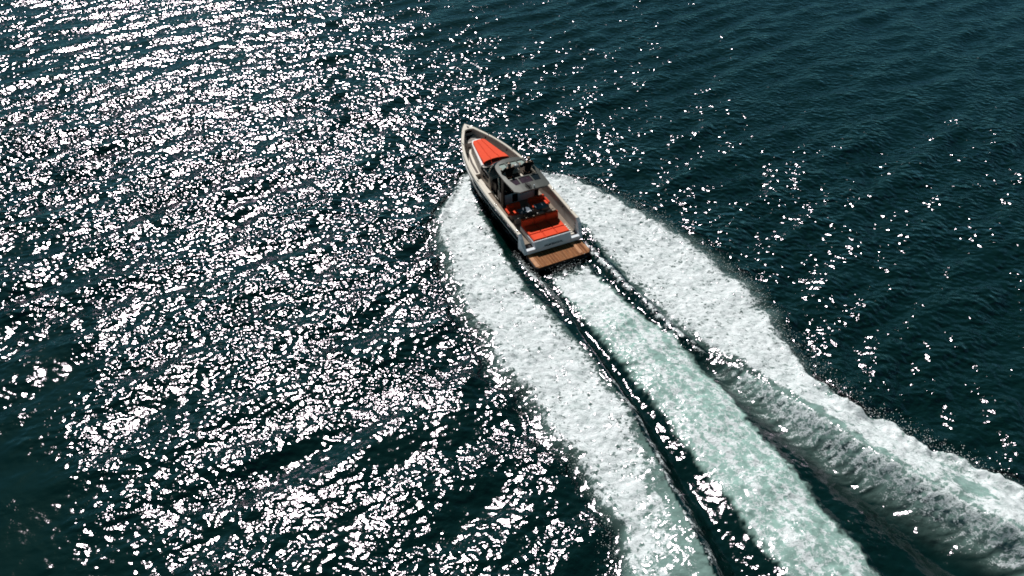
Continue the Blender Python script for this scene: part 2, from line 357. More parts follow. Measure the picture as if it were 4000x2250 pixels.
M_sea = sea_material()

patch = np.clip(1.0 + 1.0 * fbm(X * .35 - Y * .2, Y * .4 + X * .15, 3, 99), .3, 1.5)
ripple = ((.12 + .88 * calm) * patch * (1 - .30 * sstep(27, 15, Y)) * (1 - .48 * sstep(28, 62, Y)) * np.clip(.6 + .4 * gust, .5, 1.3) * (1 - .55 * np.clip(np.maximum(wk, 1.1 * aer), 0, 1))).astype(np.float32)
fine = (.40 + sstep(32, 16, Y + 3 * gnoise(X * .15, Y * .15, 97)) * (.5 + .7 * gnoise(X * .4, Y * .4, 98)).clip(0, 1)).astype(np.float32)
idx = np.arange(NX * NY, dtype=np.int32).reshape(NY, NX)
quads = np.stack([idx[:-1, :-1], idx[:-1, 1:], idx[1:, 1:], idx[1:, :-1]], -1).reshape(-1, 4)
zone = (foam > .02) | (aer > .05)
zq = zone[quads].any(1)
def grid_object(name, q):
    used, inv = np.unique(q.ravel(), return_inverse=True)
    me = bpy.data.meshes.new(name); me.vertices.add(len(used)); me.loops.add(len(inv)); me.polygons.add(len(q))
    co = np.stack([X[used], Y[used], Z[used]], 1).astype(np.float32)
    me.vertices.foreach_set('co', co.ravel()); me.loops.foreach_set('vertex_index', inv.astype(np.int32))
    me.polygons.foreach_set('loop_start', np.arange(0, len(inv), 4, dtype=np.int32))
    me.update(calc_edges=True)
    me.polygons.foreach_set('use_smooth', np.ones(len(q), bool))
    for nm, arr in (('foam', foam), ('aer', aer), ('ripple', ripple), ('fine', fine)):
        a = me.attributes.new(nm, 'FLOAT', 'POINT'); a.data.foreach_set('value', arr[used].astype(np.float32))
    me.materials.append(M_sea)
    o = bpy.data.objects.new(name, me); COL.objects.link(o); return o
water = grid_object('water', quads[~zq]); water['kind'] = 'structure'
water['label'] = 'dark teal sea with short wind ripples glittering in the sun'
wake = grid_object('wake_foam', quads[zq]); wake['kind'] = 'stuff'
wake['label'] = 'white and pale teal churned wake spreading in a V behind the speedboat'
wake['category'] = 'wake'

# spray: droplets and tufts flung off the lips of the bow waves
def spray():
    V = []; F = []
    base = np.array([(1, 0, 0), (-1, 0, 0), (0, 1, 0), (0, -1, 0), (0, 0, 1), (0, 0, -1)], float)
    tri = np.array([(0, 2, 4), (2, 1, 4), (1, 3, 4), (3, 0, 4), (2, 0, 5), (1, 2, 5), (3, 1, 5), (0, 3, 5)])
    def edge(tab, s): a = np.array(tab, float); return np.interp(s, a[:, 0], a[:, 1])
    Lo = [(-9.0, -.5), (-8.6, -1.1), (-7.4, -2.1), (-5.85, -3.4), (-3.5, -4.7), (-1.4, -5.15), (1.6, -5.5), (7, -5.95), (9.5, -5.6), (14, -5.3), (17, -6.4), (22, -7.6)]
    Ro = [(-9.0, .5), (-8.2, 1.4), (-7.0, 2.8), (-5.5, 4.4), (-3.7, 5.0), (-2.3, 5.85), (0, 6.25), (6.6, 6.95), (10, 5.95), (12.8, 5.35), (14.8, 5.5), (17, 6.4), (19, 7.1), (22, 8.3)]
    n = 0
    for i in range(9000):
        k = rng.random()
        if k < .36: s = rng.uniform(-8.5, 20); d = edge(Lo, s) + abs(rng.normal()) * .30 * (1 if rng.random() < .4 else -1) ; z = abs(rng.normal()) * .12 + .03
        elif k < .80: s = rng.uniform(-8.4, 22); d = edge(Ro, s) + rng.normal() * .33; z = abs(rng.normal()) * .14 + .05 + (.12 if s > 12 else 0)
        elif k < .9: s = rng.uniform(0, 5); d = edge([(0, -1.85), (4, -1.68), (6, -1.8)], s) + rng.normal() * .07; z = abs(rng.normal()) * .1 + .1
        else: s = rng.uniform(1.2, 3.2); d = rng.normal() * .55; z = abs(rng.normal()) * .12
        r = .006 + .018 * rng.random() ** 2
        x = BX - AX[0] * s + BBX[0] * d; y = BY - AX[1] * s + BBX[1] * d
        v = base * r * rng.uniform(.6, 1.5, (6, 3)) + (x, y, z)
        V.append(v); F.append(tri + 6 * n); n += 1
    V = np.concatenate(V); F = np.concatenate(F)
    me = bpy.data.meshes.new('spray'); me.vertices.add(len(V)); me.loops.add(F.size); me.polygons.add(len(F))
    me.vertices.foreach_set('co', V.ravel().astype(np.float32)); me.loops.foreach_set('vertex_index', F.ravel().astype(np.int32))
    me.polygons.foreach_set('loop_start', np.arange(0, F.size, 3, dtype=np.int32)); me.update(calc_edges=True)
    me.materials.append(mat('spray_drops', (.8, .83, .84), .4))
    o = bpy.data.objects.new('spray', me); COL.objects.link(o); o['kind'] = 'stuff'; o['category'] = 'spray'
    o['label'] = 'fine white spray flung off the edges of the bow waves'
spray()

# ------------------------------------------------------------------ the boat
boat = bpy.data.objects.new('speedboat', None); COL.objects.link(boat); boat.matrix_world = MB
boat['label'] = 'black hulled open speedboat with orange cushions, silver hardtop and teak stern platform'
boat['category'] = 'speedboat'
GY = [-.05, 2, 3.3, 4.5, 5.4, 6.5, 7.5, 8.3, 9.1, 9.8, 10.2, 10.45, 10.56]
GW = [1.66, 1.70, 1.72, 1.69, 1.65, 1.52, 1.34, 1.12, .82, .50, .30, .14, .03]
_gy = np.linspace(-.05, 10.56, 61)
# smooth the half-beam curve
_gw = np.interp(_gy, GY, GW)
for _ in range(6): _gw[1:-1] = (_gw[:-2] + 2 * _gw[1:-1] + _gw[2:]) / 4
def gw(y): return interp(y, _gy, _gw)
def gz(y): return 1.3 + .29 * max(0, y / 10.5) ** 1.5
def section(y):
    """half section from keel to gunwale: list of (x, z)"""
    g = gw(y); t = max(0, y / 10.56)
    zk = -.45 + .02 * t + (.42 * max(0, (t - .86) / .14) ** 2)
    wc = g * (.90 - .12 * t - .35 * t ** 4); zc = .02 + .42 * t ** 2.2
    zs = gz(y) - .40
    wsh = g * (1.0 - .02) if y < 8 else g * (.98 - .12 * (y - 8) / 2.5)
    if y > 10.3: zk = -.2; 
    return [(0, zk), (wc * .5, (zk + zc) * .5 - .02), (wc, zc), (wc + .045 * min(1, g), zc + .015),
            ((wc + wsh) / 2 + .03 * min(1, g), (zc + zs) / 2), (wsh, zs), (wsh + .03 * min(1, g), zs + .03), (g, gz(y) - .03)]
bm = bmesh.new(); secs = []
yy = list(np.linspace(-.05, 9.6, 34)) + [9.9, 10.1, 10.3, 10.45, 10.56]
for y in yy:
    h = section(y); row = [bm.verts.new((-x, y, z)) for x, z in h[::-1]] + [bm.verts.new((x, y, z)) for x, z in h[1:]]
    secs.append(row)
for a, b in zip(secs[:-1], secs[1:]):
    for i in range(len(a) - 1): bm.faces.new((a[i], a[i + 1], b[i + 1], b[i]))
bm.faces.new(secs[-1])
# stern closed up to the level of the aft sill only
hull = new_obj('hull', bm, M_hull, boat)
for pl in hull.data.polygons: pl.use_smooth = True
hull.data.update()
bm = bmesh.new()
h0 = [(x, z) for x, z in section(-.05)[:6]]
pts = [(-x, z) for x, z in h0[::-1]] + h0[1:]
pts = [(x, min(z, .55)) for x, z in pts]
a = [bm.verts.new((x, -.06, z)) for x, z in pts]; b2 = [bm.verts.new((x * .96, -.30 - .25 * (z > .3), z)) for x, z in pts]
bm.faces.new(a); bm.faces.new(b2[::-1])
for i in range(len(a)): bm.faces.new((a[i], a[(i + 1) % len(a)], b2[(i + 1) % len(a)], b2[i]))
new_obj('stern_panel', bm, M_hull, boat)
# spray rail: pale knuckle line low on the topsides
for sg in (-1, 1):
    bm = bmesh.new()
    tube(bm, [(sg * (section(y)[5][0] + .03), y, section(y)[5][1]) for y in np.linspace(0, 9.4, 40)], .028, 6)
    new_obj('rubbing_strake', bm, M_dome, boat, True)

# gunwale capping, one piece from quarter to quarter round the bow
bm = bmesh.new()
ring = []
ysamp = list(np.linspace(-.05, 10.1, 40))
def capw(y): return .15 if y < 8.5 else .15 + .03 * (y - 8.5)
def capsec(sg, y, end=False):
    g = gw(y); wi = min(capw(y), g)
    z = gz(y)
    return [(sg * (g + .02), z - .05), (sg * (g + .015), z + .01), (sg * (g - .03), z + .035), (sg * (g - wi + .02), z + .035), (sg * (g - wi), z + .01), (sg * (g - wi), z - .06)]
for sg in (-1, 1):
    prev = None
    for y in ysamp:
        r = [bm.verts.new((x, y, z)) for x, z in capsec(sg, y)]
        if prev:
            for i in range(6): bm.faces.new((prev[i], prev[(i + 1) % 6], r[(i + 1) % 6], r[i]))
        else: bm.faces.new(r)
        prev = r
    bm.faces.new(prev)
cap = new_obj('gunwale', bm, M_cap, boat)
bm = bmesh.new()       # breasthook: the solid cap right at the bow
poly = [(-gw(y) - .015, y) for y in (9.72, 9.9, 10.1, 10.3, 10.45)] + [(0, 10.62)] + [(gw(y) + .015, y) for y in (10.45, 10.3, 10.1, 9.9, 9.72)]
poly += [(.2, 9.93), (0, 9.98), (-.2, 9.93)]
prism(bm, poly, lambda x, y: gz(y) - .06, lambda x, y: gz(y) + .038)
bh = new_obj('bow_cap', bm, M_cap, boat, bevel=.01)
bm = bmesh.new(); prism(bm, [(-.03, 10.12), (.06, 10.06), (.09, 10.2), (.02, 10.36)], gz(10.2) + .03, gz(10.2) + .055)
new_obj('anchor_roller', bm, M_black, bh)

# inner lining, deck
def liner(sg, y0, y1, zb, n=24):
    bm = bmesh.new(); prev = None
    for y in np.linspace(y0, y1, n):
        wi = min(capw(y), gw(y)); xi = max(.02, gw(y) - wi + .012)
        z_b = zb(y)
        top = gz(y) - .02
        if y < .3: top = min(top, 1.3)
        r = [(sg * xi, top), (sg * (xi - .03), (top + z_b) / 2), (sg * max(.01, xi - .10), z_b), (sg * (xi + .02), z_b), (sg * (xi + .02), top)]
        r = [bm.verts.new((x, y, z)) for x, z in r]
        if prev:
            for i in range(5): bm.faces.new((prev[i], prev[(i + 1) % 5], r[(i + 1) % 5], r[i]))
        else: bm.faces.new(r)
        prev = r
    bm.faces.new(prev); return bm
def zdeck(y): return .58 if y < 6.4 else .83
for sg in (-1, 1):
    o = new_obj('inner_bulwark', liner(sg, -.05, 10.0, lambda y: .56 if y < 6.4 else .8), M_inner, boat)
def deckpoly(y0, y1, off=.13, n=14):
    L = [(-(gw(y) - off), y) for y in np.linspace(y0, y1, n)]; return L + [(-x, y) for x, y in L[::-1]]
bm = bmesh.new(); prism(bm, deckpoly(-.05, 6.4), .5, .6); new_obj('cockpit_deck', bm, M_deck, boat)
bm = bmesh.new(); prism(bm, deckpoly(6.4, 9.25), .5, .85); new_obj('side_deck', bm, M_cap, boat)
bm = bmesh.new(); prism(bm, deckpoly(4.75, 6.4, .14, 8), .6, .635); new_obj('side_step', bm, M_cap, boat)
M_brown = mat('dark_brown', (.06, .04, .035), .7, var=.25, vscale=6)  # thin dark brown strips on the deck, beside and ahead of the trunk
for sg in (-1, 1):
    bm = bmesh.new(); prism(bm, [(sg * .90, 6.5), (sg * 1.03, 6.5), (sg * .90, 7.6), (sg * .66, 8.7), (sg * .56, 8.65), (sg * .78, 7.6)][::sg], .85, .856); new_obj('deck_strip', bm, M_brown, boat)
bm = bmesh.new(); prism(bm, [(-.42, 9.13), (.42, 9.13), (.34, 9.25), (-.34, 9.25)], .85, .857); new_obj('deck_strip', bm, M_brown, boat)
# bow locker: riser, lid and dark hatch
bm = bmesh.new(); prism(bm, deckpoly(9.25, 9.98, .14, 5), .8, lambda x, y: 1.12 + .22 * max(0, y - 9.45) / .5); bl = new_obj('bow_locker', bm, M_inner, boat, bevel=.01)
bm = bmesh.new(); f_ = lambda x, y: 1.125 + .22 * max(0, y - 9.45) / .5
prism(bm, [(-.34, 9.50), (.40, 9.50), (.28, 9.80), (-.22, 9.80)], f_, lambda x, y: f_(x, y) + .012); new_obj('hatch', bm, M_black, bl)

# stern quarters: gunwale falls away to the sill
for sg in (-1, 1):
    bm = bmesh.new()
    o_, i_ = 1.675, 1.49
    top = [(sg * o_, -.05, 1.345), (sg * o_, -.05 - .22, 1.16), (sg * (o_ - .05), -.50, .78), (sg * (o_ - .08), -.66, .50)]
    inn = [(sg * i_, -.05, 1.345), (sg * i_, -.05 - .20, 1.16), (sg * (i_ - .02), -.48, .78), (sg * (i_ - .04), -.64, .50)]
    lo = [(sg * o_, -.05, .50), (sg * o_, -.15, .50), (sg * (o_ - .05), -.3, .50), (sg * (o_ - .08), -.64, .44)]
    loi = [(sg * i_, -.05, .50), (sg * i_, -.15, .50), (sg * (i_ - .02), -.3, .50), (sg * (i_ - .04), -.62, .44)]
    A = [[bm.verts.new(p) for p in row] for row in (top, inn, loi, lo)]
    for r in range(4):
        a, b = A[r], A[(r + 1) % 4]
        for k in range(3): bm.faces.new((a[k], a[k + 1], b[k + 1], b[k]))
    bm.faces.new([A[r][0] for r in range(4)]); bm.faces.new([A[r][3] for r in range(4)])
    new_obj('stern_quarter', bm, M_white, boat, bevel=.012)
bm = bmesh.new(); box(bm, -1.45, 1.45, -.64, -.42, .42, .64); new_obj('stern_sill', bm, M_white, boat, bevel=.02)

# swim platform
plat = None
bm = bmesh.new()
po = [(-1.5, -.60), (-1.52, -1.58), (-1.40, -1.74), (1.40, -1.70), (1.54, -1.55), (1.56, -.60)]
prism(bm, po, .18, .375); plat = new_obj('swim_platform', bm, M_black, boat, bevel=.02)
bm = bmesh.new()
pi = [(x * .975, -.60 if y > -.7 else y + .035) for x, y in po]
prism(bm, pi, .375, .392); new_obj('teak_decking', bm, M_teak, plat)
bm = bmesh.new()   # raised teak lid edge towards starboard and the shallow border boards
box(bm, .92, 1.10, -1.56, -.62, .392, .402)
tk2 = mat('dark_teak', (.40, .17, .06), .6, var=.25, vscale=9)
new_obj('teak_batten', bm, tk2, plat)
bm = bmesh.new(); box(bm, -1.46, -1.26, -1.6, -.62, .392, .401); new_obj('teak_batten', bm, tk2, plat)
bm = bmesh.new(); box(bm, 1.40, 1.50, -1.5, -.62, .392, .401); new_obj('teak_batten', bm, tk2, plat)

# aft sunbed with transom face
bm = bmesh.new()
hexa(bm, [(-1.02, -.42, .60), (1.02, -.42, .60), (1.02, 1.1, .60), (-1.02, 1.1, .60)], [(-1.0, -.40, .86), (1.0, -.40, .86), (1.0, 1.1, .86), (-1.0, 1.1, .86)])
bed = new_obj('sunbed_base', bm, M_white, boat, bevel=.015)
bm = bmesh.new()
hexa(bm, [(-1.0, -.645, .60), (.98, -.645, .60), (.98, -.40, .60), (-1.0, -.40, .60)], [(-1.0, -.46, .93), (.98, -.46, .93), (.98, -.40, .93), (-1.0, -.40, .93)])
tface = new_obj('transom_face', bm, M_white, boat, bevel=.012)
def cushion(x0, x1, y0, y1, z0, z1, par, name='cushion', bv=.03, m=None):
    bm = bmesh.new(); box(bm, x0, x1, y0, y1, z0, z1)
    return new_obj(name, bm, m or M_orange, par, False, bv)
for i in range(3):
    x0 = -.98 + i * .655
    cushion(x0 + .004, x0 + .648, -.39, .10, .86, .985, bed); cushion(x0 + .004, x0 + .648, .106, .80, .86, .985, bed)
for i, (x0, x1) in enumerate(((-1.0, -.36), (-.35, .30), (.31, 1.0))):
    bm = bmesh.new(); hexa(bm, [(x0, .78, .9), (x1, .78, .9), (x1, 1.02, .9), (x0, 1.02, .9)], [(x0 + .01, .86, 1.33 - .04 * (i == 1)), (x1 - .01, .86, 1.33 - .04 * (i == 1)), (x1 - .01, 1.04, 1.32), (x0 + .01, 1.04, 1.32)])
    new_obj('backrest', bm, M_orange, bed, False, .03)
def text_mesh(body, size, m, name, parent, loc, rot, ext=.003, sx=1.0):
    c = bpy.data.curves.new(name, 'FONT'); c.body = body; c.size = size; c.extrude = ext; c.align_x = 'CENTER'; c.align_y = 'CENTER'; c.offset = .0025
    t = bpy.data.objects.new(name, c); COL.objects.link(t)
    dg = bpy.context.evaluated_depsgraph_get(); me = bpy.data.meshes.new_from_object(t.evaluated_get(dg)); bpy.data.objects.remove(t)
    o = bpy.data.objects.new(name, me); COL.objects.link(o); me.materials.clear(); me.materials.append(m); o.parent = parent
    o.location = loc; o.rotation_euler = rot; o.scale = (sx, 1, 1); return o
tilt = math.atan2(.33, .185)
text_mesh('PALM BEACH FL', .125, M_ink, 'port_name', tface, (-.02, -.625, .665), (tilt, 0, 0), sx=1.12)
text_mesh('SEAL', .13, M_silver, 'boat_name', tface, (-.02, -.538, .80), (tilt, 0, 0), sx=1.3)

# dinette either side of the aisle
def seat(x0, x1, yb, nm):
    bm = bmesh.new(); box(bm, x0, x1, yb - .62, yb, .60, .84); b = new_obj('dinette_seat', bm, M_inner, boat, bevel=.02)
    cushion(x0 + .02, x1 - .02, yb - .60, yb - .14, .84, .95, b, 'seat')
    bm = bmesh.new(); hexa(bm, [(x0, yb - .16, .86), (x1, yb - .16, .86), (x1, yb + .02, .86), (x0, yb + .02, .86)], [(x0 + .02, yb - .07, 1.15), (x1 - .02, yb - .07, 1.15), (x1 - .02, yb + .06, 1.15), (x0 + .02, yb + .06, 1.15)])
    new_obj('backrest', bm, M_orange, b, False, .03); return b
s1 = seat(-1.02, -.27, 2.66, 'p'); s2 = seat(.24, 1.18, 2.74, 's')
cushion(-1.12, -1.02, 2.15, 2.66, .80, .98, s1, 'armrest', .03)
cushion(1.18, 1.27, 2.2, 2.74, .80, .98, s2, 'armrest', .03)
for (x0, x1, y0, y1) in ((-.66, .02, 1.80, 2.26), (.32, .98, 1.80, 2.28)):
    bm = bmesh.new(); box(bm, x0, x1, y0, y1, .98, 1.015); t = new_obj('table', bm, M_table, boat, bevel=.008)
    bm = bmesh.new(); tube(bm, [((x0 + x1) / 2, (y0 + y1) / 2, .6), ((x0 + x1) / 2, (y0 + y1) / 2, .98)], .04, 10); new_obj('pedestal', bm, M_chrome, t)
for (x0, x1, y0, y1) in ((-1.02, -.70, 1.62, 1.70), (.22, .60, 1.62, 1.70)):
    bm = bmesh.new(); box(bm, x0, x1, y0, y1, .6, .92); new_obj('seat_panel', bm, M_inner, boat, bevel=.01)
bm = bmesh.new(); tube(bm, [(.72, 1.42, .62), (.72, 1.42, 1.02), (.74, 1.44, 1.06), (1.08, 1.5, 1.06)], .018, 8); new_obj('grab_rail', bm, M_chrome, boat, True)
# slatted locker lid beside the bed, to starboard
for y in (-.32, -.16, .0, .16, .32, .48):
    bm = bmesh.new(); box(bm, 1.06, 1.30, y, y + .10, .6, .63); new_obj('deck_slat', bm, M_cap, boat)
# cleats
for sx, y in ((-1, .25), (-1, 2.6), (-1, 5.0), (1, .7), (1, 2.65), (1, 7.0), (-1, 8.6), (1, 9.0)):
    bm = bmesh.new(); x = sx * (gw(y) - .07); z = gz(y) + .035
    tube(bm, [(x, y - .10, z + .04), (x, y - .05, z + .035), (x, y + .05, z + .035), (x, y + .10, z + .04)], [.010, .016, .016, .010], 8)
    box(bm, x - .012, x + .012, y - .03, y + .03, z, z + .03)
    new_obj('cleat', bm, M_chrome, boat, True)
# scupper vents and rod holders in the starboard lining
for y, z in ((9.05, 1.36), (7.35, 1.3), (1.35, 1.12), (-.02, 1.0), (.02, .84)):
    bm = bmesh.new(); x = gw(y) - capw(y) - .02
    tube(bm, [(x - .02, y, z), (x + .03, y, z)], .05 if y > 5 else .035, 10); new_obj('vent', bm, M_black, boat)

# wet bar / helm seat block
bm = bmesh.new(); box(bm, -.84, 1.06, 3.42, 4.10, .60, 1.20); bar = new_obj('wet_bar', bm, M_white, boat, bevel=.015)
bm = bmesh.new(); box(bm, -.32, -.02, 3.405, 3.42, .66, 1.14); new_obj('fridge_door', bm, M_black, bar)
bm = bmesh.new(); box(bm, -.86, 1.08, 3.40, 4.12, 1.20, 1.235); new_obj('counter', bm, M_black, bar, bevel=.01)
# helm console + cabin trunk
bm = bmesh.new()
lowp = [(-.88, 4.98), (-.90, 6.3), (-.66, 7.6), (-.48, 8.6), (-.30, 9.02), (.0, 9.12), (.30, 9.02), (.48, 8.6), (.66, 7.6), (.90, 6.3), (.88, 4.98)]
topp = [(-.84, 4.98), (-.86, 6.2), (-.60, 7.6), (-.42, 8.5), (-.27, 8.86), (.0, 8.93), (.27, 8.86), (.42, 8.5), (.60, 7.6), (.86, 6.2), (.84, 4.98)]
prism(bm, lowp, .6, 1.44, top=topp); trunk = new_obj('cabin_trunk', bm, M_inner, boat, bevel=.03)
bm = bmesh.new()
sp = [(x * .98, y) for x, y in topp if y > 6.0]
prism(bm, sp, 1.44, 1.475); new_obj('trunk_top', bm, mat('bright_white_gelcoat', (.8, .8, .82), .3), trunk, bevel=.01)
for sg in (-1, 1):
    bm = bmesh.new(); hexa(bm, [(sg * .905, 5.35, .88), (sg * .905, 5.95, .92), (sg * .87, 5.95, .92), (sg * .87, 5.35, .88)], [(sg * .895, 5.35, 1.02), (sg * .895, 5.95, 1.06), (sg * .86, 5.95, 1.06), (sg * .86, 5.35, 1.02)])
    new_obj('side_vent', bm, M_black, trunk)
    bm = bmesh.new(); hexa(bm, [(sg * .90, 5.25, 1.18), (sg * .90, 6.15, 1.30), (sg * .85, 6.15, 1.30), (sg * .85, 5.25, 1.18)], [(sg * .875, 5.25, 1.30), (sg * .875, 6.15, 1.452), (sg * .83, 6.15, 1.452), (sg * .83, 5.25, 1.30)])
    new_obj('side_window', bm, M_glass, trunk)
# console dash sill and door frame
bm = bmesh.new(); box(bm, -.78, .78, 4.4, 4.98, .6, 1.3); con = new_obj('helm_console', bm, M_black, boat, bevel=.04)
bm = bmesh.new(); tube(bm, [(.35 + .17 * math.cos(a), 4.30 + .05 * math.sin(a), 1.32 + .16 * math.sin(a)) for a in np.linspace(0, 2 * math.pi, 17)[:-1]], .014, 8, closed=True); new_obj('steering_wheel', bm, M_black, con, True)
for sg in (-1, 1):
    bm = bmesh.new()
    tube(bm, [(sg * .88, 4.98, .62), (sg * .88, 5.02, 1.3), (sg * .88, 5.12, 1.62), (sg * .86, 4.9, 2.05), (sg * .86, 4.60, 2.38)], .035, 8); new_obj('door_post', bm, M_cap, boat, True)
    bm = bmesh.new(); tube(bm, [(sg * .88, 4.98, .66), (sg * .88, 3.88, .66), (sg * .88, 3.84, 1.4), (sg * .88, 3.9, 2.05)], .035, 8); new_obj('door_sill', bm, M_cap, boat, True)
# wrap-round windscreen from the trunk up to the roof
bm = bmesh.new(); b = []; t = []
for k in range(13):
    u = -1 + 2 * k / 12; b.append((u * .84, 6.22 + .12 * (1 - u * u) - .25 * abs(u) ** 6, 1.45)); t.append((u * .80, 4.62 + .18 * (1 - u * u) - .25 * abs(u) ** 6, 2.39))
vb = [bm.verts.new(p) for p in b]; vt = [bm.verts.new(p) for p in t]
vb2 = [bm.verts.new((p[0] * .985, p[1] - .015, p[2] - .01)) for p in b]; vt2 = [bm.verts.new((p[0] * .985, p[1] - .015, p[2] - .01)) for p in t]
for k in range(12):
    bm.faces.new((vb[k], vb[k + 1], vt[k + 1], vt[k])); bm.faces.new((vb2[k], vt2[k], vt2[k + 1], vb2[k + 1]))
    bm.faces.new((vb[k], vb2[k], vb2[k + 1], vb[k + 1])); bm.faces.new((vt[k], vt[k + 1], vt2[k + 1], vt2[k]))
bm.faces.new((vb[0], vt[0], vt2[0], vb2[0])); bm.faces.new((vb[12], vb2[12], vt2[12], vt[12]))
ws = new_obj('windscreen', bm, M_glass, boat, True)
# foredeck sunpad
pad_low = [(-.74, 6.22), (-.36, 8.5), (-.22, 8.64), (.30, 8.68), (.42, 8.48), (.88, 6.36)]
def padx(y, sg):
    return interp(y, [6.2, 8.5], [-.735, -.37]) if sg < 0 else interp(y, [6.2, 8.5], [.83, .40])
bm = bmesh.new(); pads = None
def rearY(x): return 6.16 + .18 * (1 - ((x - .05) / .8) ** 2)
padgrp = None
for row, (ya, yb) in enumerate(((None, 6.72), (6.73, 8.58))):
    for c in range(3):
        u0, u1 = c / 3 + .004, (c + 1) / 3 - .004
        def px(u, y): return padx(y, -1) * (1 - u) + padx(y, 1) * u
        if row == 0:
            f = [(px(u, rearY(0)), rearY(px(u, 6.3))) for u in np.linspace(u0, u1, 5)]
        else: f = [(px(u, ya), ya) for u in (u0, u1)]
        top_ = [(px(u1, yb), yb), (px(u0, yb), yb)]
        if row == 1:
            if c == 0: top_ = [(px(u1, yb), yb + .06), (px(u0, yb) + .08, yb + .02), (px(u0, yb - .12), yb - .12)]
            elif c == 1: top_ = [(px(u1, yb), yb + .07), (px(u0, yb), yb + .06)]
            else: top_ = [(px(u1, yb - .12), yb - .12), (px(u1, yb) - .08, yb + .02), (px(u0, yb), yb + .07)]
        bm = bmesh.new(); zt = 1.60 + (.035 if row == 0 else 0)
        prism(bm, f + top_, 1.475, lambda x, y: zt)
        if padgrp is None:
            b_ = bmesh.new(); prism(b_, [(-.72, 6.25), (-.36, 8.5), (-.22, 8.6), (.28, 8.6), (.40, 8.5), (.80, 6.25)], 1.470, 1.485); padgrp = new_obj('sunpad', b_, M_orange, boat)
        new_obj('cushion', bm, M_orange, padgrp, False, .022)

# hardtop on two aft legs
def roof_z(x, y): return 2.43 + .045 * (1 - (x / 1.0) ** 2) - .015 * abs(y - 3.2)
RO_out = [(-.74, 1.68), (0, 1.64), (.78, 1.70), (.99, 1.86), (1.06, 3.0), (1.00, 3.9), (.90, 4.40), (.62, 4.68), (.32, 4.79), (.04, 4.82), (-.26, 4.79), (-.58, 4.66), (-.88, 4.38), (-.96, 3.9), (-1.01, 3.0), (-.95, 1.86)]
# roof as a grid of beams around openings: build from strips so that the openings are real
def roof_solid():
    bm = bmesh.new()
    def edge(y, sg):
        if sg > 0: return interp(y, [1.70, 1.86, 3.0, 3.9, 4.4, 4.68, 4.79], [.78, .99, 1.06, 1.0, .90, .62, .32])
        return -interp(y, [1.68, 1.86, 3.0, 3.9, 4.38, 4.66, 4.79], [.74, .95, 1.01, .96, .88, .58, .26])
    Ys = [1.67, 1.75, 1.86, 2.1, 2.3, 2.55, 2.84, 2.92, 3.2, 3.5, 3.8, 3.88, 4.1, 4.25, 4.42, 4.52, 4.64, 4.72, 4.79]
    # column limits of the glazed area
    def cols(y):
        a, b = edge(y, -1), edge(y, 1)
        lo = max(a + .02, interp(y, [2.1, 2.3, 2.9, 3.9, 4.45], [-.50, -.66, -.78, -.80, -.60])); hi = min(b - .02, interp(y, [2.1, 2.3, 2.9, 3.9, 4.45], [.62, .74, .84, .82, .66]))
        if y > 4.45: lo, hi = a * .6, b * .6
        c1, c2 = interp(y, [2.1, 4.5], [-.36, -.28]), interp(y, [2.1, 4.5], [.36, .34])
        if y > 4.6: c1, c2 = a * .3, b * .3
        return [a, lo, c1 - .035, c1 + .035, c2 - .035, c2 + .035, hi, b]
    grid = [[(x, y) for x in cols(y)] for y in Ys]
    T = [[bm.verts.new((x, y, roof_z(x, y))) for x, y in r] for r in grid]; B = [[bm.verts.new((x, y, roof_z(x, y) - .07)) for x, y in r] for r in grid]
    def solid(i, j):
        y = (Ys[i] + Ys[i + 1]) / 2
        if j in (1, 3, 5):
            if 2.3 < y < 2.84: return False
            if 2.92 < y < 3.8: return False
            if 3.88 < y < 4.42: return False
        if j in (2, 4) and 2.92 < y < 3.8 : return False
        return True
    nI, nJ = len(Ys) - 1, 7
    for i in range(nI):
        for j in range(nJ):
            if not solid(i, j): continue
            bm.faces.new((T[i][j], T[i][j + 1], T[i + 1][j + 1], T[i + 1][j])); bm.faces.new((B[i][j], B[i + 1][j], B[i + 1][j + 1], B[i][j + 1]))
            for (di, dj, a, b) in ((-1, 0, (i, j), (i, j + 1)), (1, 0, (i + 1, j), (i + 1, j + 1)), (0, -1, (i, j), (i + 1, j)), (0, 1, (i, j + 1), (i + 1, j + 1))):
                ii, jj = i + di, j + dj
                if 0 <= ii < nI and 0 <= jj < nJ and solid(ii, jj): continue
                bm.faces.new((T[a[0]][a[1]], T[b[0]][b[1]], B[b[0]][b[1]], B[a[0]][a[1]]))
    return bm, cols
bm, cols = roof_solid(); roof = new_obj('hardtop', bm, M_roof, boat)
def pane(y0, y1, j, m, drop=.03):
    bm = bmesh.new(); n = 4; rows = []
    for k in range(n + 1):
        y = y0 + (y1 - y0) * k / n; c = cols(y); xs_ = np.linspace(c[j] - .004, c[j + 1] + .004, 4)
        rows.append([(x, y, roof_z(x, y) - drop) for x in xs_])
    T = [[bm.verts.new(p) for p in r] for r in rows]; B = [[bm.verts.new((p[0], p[1], p[2] - .012)) for p in r] for r in rows]
    for i in range(n):
        for q in range(3): bm.faces.new((T[i][q], T[i][q + 1], T[i + 1][q + 1], T[i + 1][q])); bm.faces.new((B[i][q], B[i + 1][q], B[i + 1][q + 1], B[i][q + 1]))
    return new_obj('roof_window', bm, m, roof, True)
for j in (1, 3, 5):
    pane(2.3, 2.84, j, M_panep if j != 5 else M_glass)
    w_ = pane(3.88, 4.42, j, M_pane, .045)
